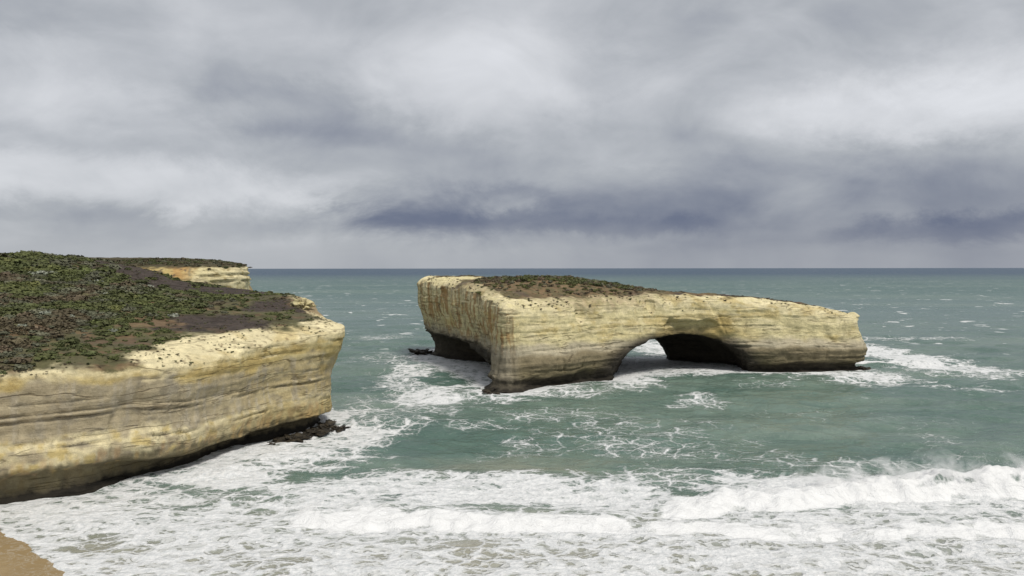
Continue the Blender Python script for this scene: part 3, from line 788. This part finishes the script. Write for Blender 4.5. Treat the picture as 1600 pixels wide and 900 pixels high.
# aerated water around the foam
aer = t.ramp(dens, .25, .95, 0, .42)
body = t.mix(aer, body, rgb(.42, .45, .43))
fcol = t.mix(t.math('MAXIMUM', t.ramp(fine, .3, .7), t.math('MULTIPLY', bank, .8)), rgb(.56, .58, .59), rgb(.80, .80, .80))
t.set(b.inputs['Base Color'], t.mix(ffac, body, fcol))
t.set(b.inputs['Roughness'], t.math('ADD', t.ramp(ffac, 0, .7, .16, .75, False), t.ramp(sy, 150, 1200, 0, .22)))
b.inputs['IOR'].default_value = 1.333
t.set(b.inputs['Specular IOR Level'], t.math('MULTIPLY', t.ramp(ffac, 0, .8, .5, .1, False), t.ramp(sy, 120, 1500, 1.0, .35)))
mpb = t.new('ShaderNodeMapping'); mpb.inputs['Scale'].default_value = (.55, 1.0, 1); t.set(mpb.inputs['Vector'], flat_co)
b1 = t.noise(mpb.outputs[0], .55, 5, .6, .6); b2 = t.noise(mpb.outputs[0], 2.6, 3, .6)
b3 = t.noise(mpb.outputs[0], .06, 4, .6, .3)
hgtn = t.math('ADD', t.math('ADD', t.math('MULTIPLY', b1, 1.7), t.math('MULTIPLY', b2, .18)), t.math('MULTIPLY', b3, t.ramp(sy, 250, 900, 0, 9.0)))
hgtn = t.math('ADD', hgtn, t.math('MULTIPLY', ffac, t.math('ADD', .2, t.math('MULTIPLY', fine, t.ramp(bank, 0, 1, .55, .2)))))
bp = t.new('ShaderNodeBump'); bp.inputs['Strength'].default_value = .75; bp.inputs['Distance'].default_value = .8
t.set(bp.inputs['Height'], hgtn); t.l.new(bp.outputs[0], b.inputs['Normal'])
sea_me = make_mesh('sea', np.stack([X.ravel(), Y.ravel(), Z.ravel()], 1), Qs, M_sea, {'foam': foam.ravel(), 'shallow': shal.ravel(), 'white': white.ravel()})
link('sea', sea_me, kind='structure')

# ------------------------------------------------------------------ shrubs
LEAF = {
    'green': (C(.112, .128, .042), C(.158, .168, .066)),
    'dark': (C(.086, .097, .037), C(.122, .131, .056)),
    'grey': (C(.118, .120, .075), C(.165, .165, .110)),
    'silver': (C(.23, .25, .19), C(.36, .37, .30)),
    'brown': (C(.105, .085, .052), C(.155, .125, .078)),
}


def shrub_arrays(kind, seed, n, leaf):
    """a low wind-clipped dome of leaf sprays round a twiggy core, radius about 1, standing on z = 0"""
    r = np.random.default_rng(seed)
    lob = r.normal(size=(5, 3)); lob[:, 2] = np.abs(lob[:, 2]) * .5; lob /= np.linalg.norm(lob, axis=1, keepdims=True)
    d = r.normal(size=(n, 3)); d[:, 2] = np.abs(d[:, 2]); d /= np.linalg.norm(d, axis=1, keepdims=True)
    bump = np.max(d @ lob.T, axis=1)
    rad = (0.62 + .40 * sstep(.55, 1, bump)) * (1 - .28 * r.random(n) ** 2)
    p = d * rad[:, None] * np.array([1, 1, .62])
    nrm = d + .5 * r.normal(size=(n, 3)); nrm /= np.linalg.norm(nrm, axis=1, keepdims=True)
    a = np.cross(nrm, r.normal(size=(n, 3))); a /= np.linalg.norm(a, axis=1, keepdims=True); bt = np.cross(nrm, a)
    s = leaf * (0.6 + .8 * r.random((n, 1)))
    V = np.stack([p - a * s * .5, p + bt * s * .45, p + a * s * .6, p - bt * s * .45], 1).reshape(-1, 3)
    Qd = np.arange(n * 4).reshape(n, 4)
    lo, hi = LEAF[kind]
    c = lo + (hi - lo) * r.random((n, 1)); c = c * (0.9 + .2 * r.random((n, 1)))
    col = np.repeat(c, 4, axis=0)
    # core
    k = 8; ang = np.arange(k) * 2 * math.pi / k
    cv = [np.stack([.58 * q * np.cos(ang), .58 * q * np.sin(ang), np.full(k, hz)], 1) for q, hz in ((1.0, -.25), (.95, .12), (.55, .36))] + [np.array([[0, 0, .42]])]
    cv = np.concatenate(cv); o = len(V)
    cq = []
    for ring in (0, 1):
        for i in range(k):
            j = (i + 1) % k; cq.append([o + ring * k + i, o + ring * k + j, o + ring * k + k + j, o + ring * k + k + i])
    for i in range(0, k, 2): cq.append([o + 2 * k + i, o + 2 * k + (i + 1) % k, o + 2 * k + (i + 2) % k, o + 3 * k])
    V = np.concatenate([V, cv]); Qd = np.concatenate([Qd, np.array(cq)])
    col = np.concatenate([col, np.tile(lo * .8, (len(cv), 1))])
    return V, Qd, col


variants = {}
for kd in LEAF:
    variants[kd] = []
    for s_ in range(3):
        Vv, Qv, Cv = shrub_arrays(kd, len(kd) * 31 + ord(kd[0]) + s_ * 977, 260, .26)
        variants[kd].append(make_mesh(kd + '_shrub', Vv, Qv, M_leaf, {'Col': Cv}, smooth=False))
small = {kd: [shrub_arrays(kd, 500 + i + 10 * len(kd), 80, .36) for i in range(3)] for kd in LEAF}


tiny = {kd: [shrub_arrays(kd, 900 + i + 10 * len(kd), 14, .7) for i in range(3)] for kd in LEAF}


def stuff_mesh(items, name, mat):
    """one joined mesh of many small plants: items are (kind, x, y, z, radius, flat)"""
    Vs, Qs_, Cs, o = [], [], [], 0
    for kd, x_, y_, z_, r_, fl in items:
        Vv, Qv, Cv = random.choice((tiny if r_ < .7 else small)[kd]); a = random.random() * 6.28
        ca, sa_ = math.cos(a), math.sin(a)
        P_ = np.stack([(Vv[:, 0] * ca - Vv[:, 1] * sa_) * r_ + x_, (Vv[:, 0] * sa_ + Vv[:, 1] * ca) * r_ + y_, Vv[:, 2] * r_ * fl + z_], 1)
        Vs.append(P_); Qs_.append(Qv + o); Cs.append(Cv * random.uniform(.75, 1.12)); o += len(Vv)
    return make_mesh(name, np.concatenate(Vs), np.concatenate(Qs_), mat, {'Col': np.concatenate(Cs)}, smooth=False)


SHRUB_WORD = {'green': 'olive green', 'dark': 'dark green', 'grey': 'grey-green', 'silver': 'silvery', 'brown': 'dry brown'}


def place_shrub(kd, x_, y_, z_, r_, fl, label, group=None):
    o = link('coastal_shrub', random.choice(variants[kd]), (x_, y_, z_ - .08 * r_))
    o.rotation_euler = (0, 0, random.random() * 6.28); o.scale = (r_ * random.uniform(.9, 1.2), r_ * random.uniform(.9, 1.2), r_ * fl)
    o['label'] = label; o['category'] = 'shrub'
    if group: o['group'] = group
    return o


def shown(x_, y_, z_):
    u = U0 + F * x_ / y_; v = V0 + F * (CH - z_) / y_
    return -30 < u < 1630 and 0 < v < 930


# heath on the near headland
cand = []
tries = 22000
xs_ = rng.uniform(-186, -46, tries); ys_ = rng.uniform(100, 262, tries)
sdc = poly_sd(hl_poly, xs_, ys_); sm = soil_mask(xs_, ys_); na_ = fbm(xs_ / 9, ys_ / 9, 0 * xs_, 3); nk = fbm(xs_ / 16, ys_ / 16, 0 * xs_ + 50, 3)
wd_ = 5.8 + 3.4 * np.exp(-((ys_ - 142) / 13) ** 2) - 4.6 * sstep(132, 122, ys_) - 2.0 * sstep(160, 175, ys_)
occ = {}
for x_, y_, s_, m_, a_, k_, w_ in zip(xs_, ys_, sdc, sm, na_, nk, wd_):
    if -s_ < w_ + .4 or not shown(x_, y_, 30): continue
    right = float(sstep(-92, -62, x_)); dens_ = (1 - .97 * m_) * (1 - .62 * right) * (1 - .7 * float(sstep(-72, -62, x_)))
    if random.random() > dens_ * (0.85 + .5 * a_): continue
    z_ = hl_ground(x_, y_)
    if z_ is None: continue
    q = .17 + .6 * random.random() + 1.0 * k_
    front = float(sstep(175, 130, y_))
    kd = 'green' if q > .60 + .22 * front else 'dark' if q > .30 + .12 * front else 'grey' if q > .04 + .14 * front else 'brown'
    if random.random() < .006: kd = 'silver'
    r_ = random.choice([.9, 1.1, 1.3, 1.5, 1.8, 2.6]) * random.uniform(.85, 1.15) * (1 - .4 * right) * (0.8 + .3 * (1 - front))
    cell = (int(x_ / 1.2), int(y_ / 1.2))
    if cell in occ: continue
    occ[cell] = 1
    cand.append((kd, x_, y_, z_ - .1 * r_, r_, random.uniform(.5, .85)))
cand.sort(key=lambda c: -c[4] / c[2])
NH = 190
for c in cand[:NH]:
    u_ = U0 + F * c[1] / c[2]
    where = 'low on the near headland' if c[2] < 135 else 'mid-slope on the near headland' if c[2] < 170 else 'high on the near headland'
    side_ = 'at its far left' if u_ < 90 else 'left of centre' if u_ < 200 else 'toward the bare soil'
    size_ = 'large' if c[4] > 1.35 else 'small'
    place_shrub(*c, '%s %s heath shrub %s, %s' % (size_, SHRUB_WORD[c[0]], where, side_), 'heath shrubs on the near headland')
link('heath', stuff_mesh(cand[NH:], 'heath', M_leaf), kind='stuff', label='low mixed heath covering the near headland', category='heath')


def at_ground(u, v, g, y0, y1_):
    """place on a built surface that lies behind a spot of the photograph"""
    best = None
    for y_ in np.arange(y0, y1_, .4):
        x_ = (u - U0) / F * y_; z_ = g(x_, y_)
        if z_ is None: continue
        e_ = abs(V0 + F * (CH - z_) / y_ - v)
        if best is None or e_ < best[0]: best = (e_, x_, y_, z_)
    return best[1:]


for u, v, kd, r_, lab in ((141, 552, 'dark', 1.5, 'isolated flat dark green shrub on the bare pale rim of the near headland'),
                          (70, 490, 'silver', 1.7, 'rounded silvery bush amid dark heath, left of a paler pair'),
                          (97, 492, 'silver', 1.2, 'pale silvery bush just right of the rounded silvery one'),
                          (108, 493, 'silver', 1.0, 'small whitish bush, rightmost of three pale ones in the heath'),
                          (225, 532, 'dark', .9, 'small dark tuft of shrub alone on the cream ledge above the grey cliff'),
                          (343, 455, 'grey', 1.4, 'round grey shrub alone at the edge of the dark bare soil')):
    x_, y_, z_ = at_ground(u, v, hl_ground, 105, 240)
    place_shrub(kd, x_, y_, z_, r_, .75, lab)

# tufts along the bare rims: too many and small to count
tuft = []
px_ = rng.uniform(-100, -40, 7000); py_ = rng.uniform(104, 200, 7000)
for x_, y_, s_, n_ in zip(px_, py_, poly_sd(hl_poly, px_, py_), pnoise(px_ / 5, py_ / 5, 3.3)):
    if not (-13 < s_ < -.3) or n_ < -.05: continue
    z_ = hl_ground(x_, y_)
    if z_ is None or z_ < 18: continue
    tuft.append((random.choice(['dark', 'brown', 'brown', 'dark']), x_, y_, z_ - .05, random.choice([.09, .12, .15, .2, .3]) * random.uniform(.8, 1.3), random.uniform(.4, .8)))
px_ = rng.uniform(-125, -46, 5000); py_ = rng.uniform(135, 240, 5000)
for x_, y_, s_, m_ in zip(px_, py_, poly_sd(hl_poly, px_, py_), soil_mask(px_, py_)):
    if s_ > -3 or m_ < .3 or random.random() < .45: continue
    z_ = hl_ground(x_, y_)
    if z_ is not None: tuft.append((random.choice(['brown', 'brown', 'grey', 'dark']), x_, y_, z_ - .04, random.uniform(.12, .45), random.uniform(.4, .8)))
link('rim_tufts', stuff_mesh(tuft, 'rim_tufts', M_leaf), kind='stuff', label='tiny dark tufts dotting the cream rim and bare soil of the near headland', category='tufts')

# shrubs of the island's knoll
isl_c = []
for i in range(5000):
    x_ = rng.uniform(-12, 62); y_ = rng.uniform(228, 296)
    ridge = 262 + .13 * (x_ - 5)
    d_ = abs(y_ - ridge) / ((15 if y_ > ridge else 25) - .1 * x_); e_ = (x_ - 14) / 40
    if d_ * d_ + e_ * e_ > 1 or random.random() < .15 + .5 * max(0, (x_ - 25) / 40): continue
    if y_ < ridge - 6 and random.random() < .72: continue
    cell = (int(x_ / 1.9), int(y_ / 1.9))
    if cell in occ: continue
    z_ = isl_ground(x_, y_)
    if z_ is None: continue
    occ[cell] = 1
    cen = max(0, 1 - d_ * d_ - e_ * e_)
    kd = random.choices(['green', 'dark', 'grey', 'brown'], [.3, .45, .2, .12 + 1.0 * (1 - cen)])[0]
    isl_c.append((kd, x_, y_, z_, random.uniform(.9, 1.8) * (.5 + .8 * cen ** .5) * (1 if y_ > ridge - 6 else .6), random.uniform(.7, 1.1)))
for i in range(260):
    x_ = rng.uniform(45, 112); y_ = rng.uniform(264, 288); z_ = isl_ground(x_, y_)
    if z_ is None or z_ < 19 or float(pnoise(x_ / 8, y_ / 8, 4.4)) < -.1: continue
    isl_c.append((random.choice(['brown', 'dark', 'brown', 'grey']), x_, y_, z_, random.uniform(.35, .75), .6))
isl_c.sort(key=lambda c: -c[4] / c[2])
for c in isl_c[:95]:
    where = "the left end of" if c[1] < 8 else "the middle of" if c[1] < 24 else "the tapering right end of"
    size_ = 'bushy' if c[4] > 1.25 else 'low'
    place_shrub(*c, "%s %s shrub on %s the island's knoll" % (size_, SHRUB_WORD[c[0]], where), "shrubs on the island's knoll")
link('island_scrub', stuff_mesh(isl_c[95:], 'island_scrub', M_leaf), kind='stuff', label="low scrub filling in the island's knoll", category='scrub')
x_, y_, z_ = at_ground(748, 460, isl_ground, 236, 275)
place_shrub('green', x_, y_, z_, 1.3, .6, "bright green low shrub alone on the island's bare brown shoulder left of the knoll")
tuft = []
px_ = rng.uniform(-40, 124, 7500); py_ = rng.uniform(218, 326, 7500)
for x_, y_, s_, n_ in zip(px_, py_, poly_sd(isl_poly, px_, py_), pnoise(px_ / 6, py_ / 6, 8.3)):
    if not (-11 < s_ < -.2) or n_ < -.1: continue
    z_ = isl_ground(x_, y_)
    if z_ is None or z_ < 16: continue
    tuft.append((random.choice(['dark', 'brown', 'brown', 'grey']), x_, y_, z_ - .05, random.choice([.14, .18, .25, .32, .5]) * random.uniform(.8, 1.3), random.uniform(.5, .9)))
link('island_tufts', stuff_mesh(tuft, 'island_tufts', M_leaf), kind='stuff', label='tiny dark tufts dotting the cream rim of the rock island', category='tufts')

# scrub on the far headland
fh = []
for i in range(900):
    x_ = rng.uniform(-235, -119); y_ = rng.uniform(336, 392); z_ = fh_ground(x_, y_)
    if z_ is None or z_ < 35.5: continue
    if x_ > -141 and random.random() < .6: continue
    fh.append((random.choice(['dark', 'grey', 'brown', 'brown']), x_, y_, z_ - .1, random.uniform(.7, 1.7), random.uniform(.6, 1.1)))
link('far_scrub', stuff_mesh(fh, 'far_scrub', M_leaf), kind='stuff', label='dark low scrub along the top of the far headland', category='scrub')

# ------------------------------------------------------------------ reef rocks at the waterline
def reef_rock(x_, y_, rx, ry, rz, seed, label, group=None, z_=-.25, name='reef_rock', mat=None, tone=None):
    k, m_ = 56, 26
    th = np.linspace(0, 2 * math.pi, k, endpoint=False); ph = np.linspace(-.35 * math.pi, .5 * math.pi, m_)
    T, Pp = np.meshgrid(th, ph, indexing='ij')
    d = np.stack([np.cos(T) * np.cos(Pp), np.sin(T) * np.cos(Pp), np.sin(Pp)], -1).reshape(-1, 3)
    r_ = 1 + .75 * fbm(d[:, 0] * 1.9 + seed, d[:, 1] * 1.9, d[:, 2] * 1.9, 4, .7)
    P_ = d * r_[:, None] * np.array([rx, ry, rz])
    P_[:, 2] += .12 * fbm(P_[:, 0] * 2, P_[:, 1] * 2, seed, 2)
    i_ = np.arange(k * m_).reshape(k, m_)
    q = np.stack([i_[:, :-1], np.roll(i_, -1, 0)[:, :-1], np.roll(i_, -1, 0)[:, 1:], i_[:, 1:]], -1).reshape(-1, 4)
    n_ = fbm(P_[:, 0], P_[:, 1], P_[:, 2] + seed, 3)
    cc = mixc(np.tile(WET_AND_SHADE * .8, (len(P_), 1)), np.tile(C(.075, .06, .04), (len(P_), 1)), sstep(-.1, .4, n_))
    if tone is not None: cc = mixc(np.tile(tone, (len(P_), 1)), np.tile(tone * .6, (len(P_), 1)), sstep(0, .5, n_))
    o = link(name, make_mesh(name, P_, q, mat or M_reef, {'Col': cc}), (x_, y_, z_), label=label, category='rock')
    if group: o['group'] = group
    return o


for i, (u, v, ru, rz, lab) in enumerate((
        (529, 666, 12, .45, 'outermost low black reef rock off the tip of the near headland'),
        (511, 663, 18, .8, 'black reef rock at the foot of the near headland tip'),
        (492, 671, 18, .5, 'flat black reef rock awash just left of the headland tip'),
        (458, 681, 20, .55, 'black kelpy rock in the foam under the headland cliff'),
        (432, 690, 14, .4, 'leftmost small black rock in the foam under the headland cliff'),
        (658, 551, 18, 1.6, 'dark wave-washed rock at the far left foot of the island'),
        (772, 610, 20, 1.0, "brown reef rock at the foot of the island's front corner"),
        (1347, 577, 12, 1.0, "dark rock toe at the right end of the island"))):
    x_, y_ = world_at(u, v, .3); rx = ru / F * y_
    reef_rock(x_, y_, rx, rx * 1.15, rz, 3.1 * i + 1, lab)

x_, y_, z_ = at_ground(470, 478, hl_ground, 180, 210)
reef_rock(x_, y_, 2.6, 2.2, 1.6, 77, 'pale blocky outcrop on the brown shoulder behind the headland tip', z_=z_, name='limestone_outcrop', mat=M_rock, tone=PALE * 1.05)

# ------------------------------------------------------------------ spray thrown up by the breaker
drops = []
for bx, by, bz, n, sp in ((78, 118, 3.0, 6000, .8), (58, 117, 2.4, 3500, .55), (96, 119, 2.8, 5000, .8), (47, 115, 2.0, 1500, .35)):
    for i in range(n):
        g1 = random.gauss(0, 1); hgt_ = random.expovariate(1 / (1.1 * sp))
        drops.append((bx + 7 * g1 + hgt_ * -1.2, by + random.gauss(0, .8) + .5 * hgt_, bz - .4 + hgt_ * abs(math.sin(bx + 1.3 * g1 + 1.0)) * 1.2, random.uniform(.012, .035)))
d_ = np.array(drops); n = len(d_)
tet = np.array([[1, 1, 1], [1, -1, -1], [-1, 1, -1], [-1, -1, 1]]) * .8
Vd = (d_[:, None, :3] + tet[None] * d_[:, None, 3:4]).reshape(-1, 3)
Qd = (np.arange(n)[:, None, None] * 4 + np.array([[0, 1, 2], [0, 3, 1], [0, 2, 3], [1, 3, 2]])[None]).reshape(-1, 3)
M_spray, t, b = new_mat('spray'); co = t.new('ShaderNodeTexCoord').outputs['Object']
t.set(b.inputs['Base Color'], t.mix(t.noise(co, 3.0, 2), rgb(.80, .81, .81), rgb(.90, .90, .90))); b.inputs['Roughness'].default_value = .6
link('sea_spray', make_mesh('sea_spray', Vd, Qd, M_spray, smooth=False), kind='stuff', label='white spray blown off the crest of the breaking wave', category='spray')

# mist hanging over the breaking crest
k, m_ = 60, 28
th = np.linspace(0, 1, k); ph = np.linspace(0, 2 * math.pi, m_, endpoint=False)
T, Pp = np.meshgrid(th, ph, indexing='ij')
ex = np.sqrt(np.clip(1 - (2 * T - 1) ** 2, 0.0004, 1))
hz = 5.0 * ex * (.75 + .5 * fbm(T * 7, 0 * T, 0 * T + 3.1, 3))
Vm = np.stack([42 + 68 * T, 118 + 1.5 * T + 2.4 * ex * np.cos(Pp), 2.4 + 1.2 * T + hz * np.sin(Pp) * np.where(np.sin(Pp) > 0, 1, .35)], -1).reshape(-1, 3)
i_ = np.arange(k * m_).reshape(k, m_)
qm = np.stack([i_[:-1], np.roll(i_, -1, 1)[:-1], np.roll(i_, -1, 1)[1:], i_[1:]], -1).reshape(-1, 4)
M_mist = bpy.data.materials.new('spray_mist'); M_mist.use_nodes = True
t = NT(M_mist.node_tree); t.n.clear()
co = t.new('ShaderNodeTexCoord').outputs['Object']; sx, sy, sz = t.sep(co)
nm = t.noise(co, .32, 5, .65, .6)
dn = t.math('MULTIPLY', t.ramp(nm, .47, .72), t.ramp(sz, 8.6, 2.0))
pv = t.new('ShaderNodeVolumePrincipled'); pv.inputs['Color'].default_value = rgb(.95, .95, .95); t.set(pv.inputs['Density'], t.math('MULTIPLY', dn, .95))
t.l.new(pv.outputs[0], t.new('ShaderNodeOutputMaterial').inputs['Volume'])
link('spray_mist', make_mesh('spray_mist', Vm, qm, M_mist), kind='stuff', label='pale mist blown off the big breaker at the right', category='mist')
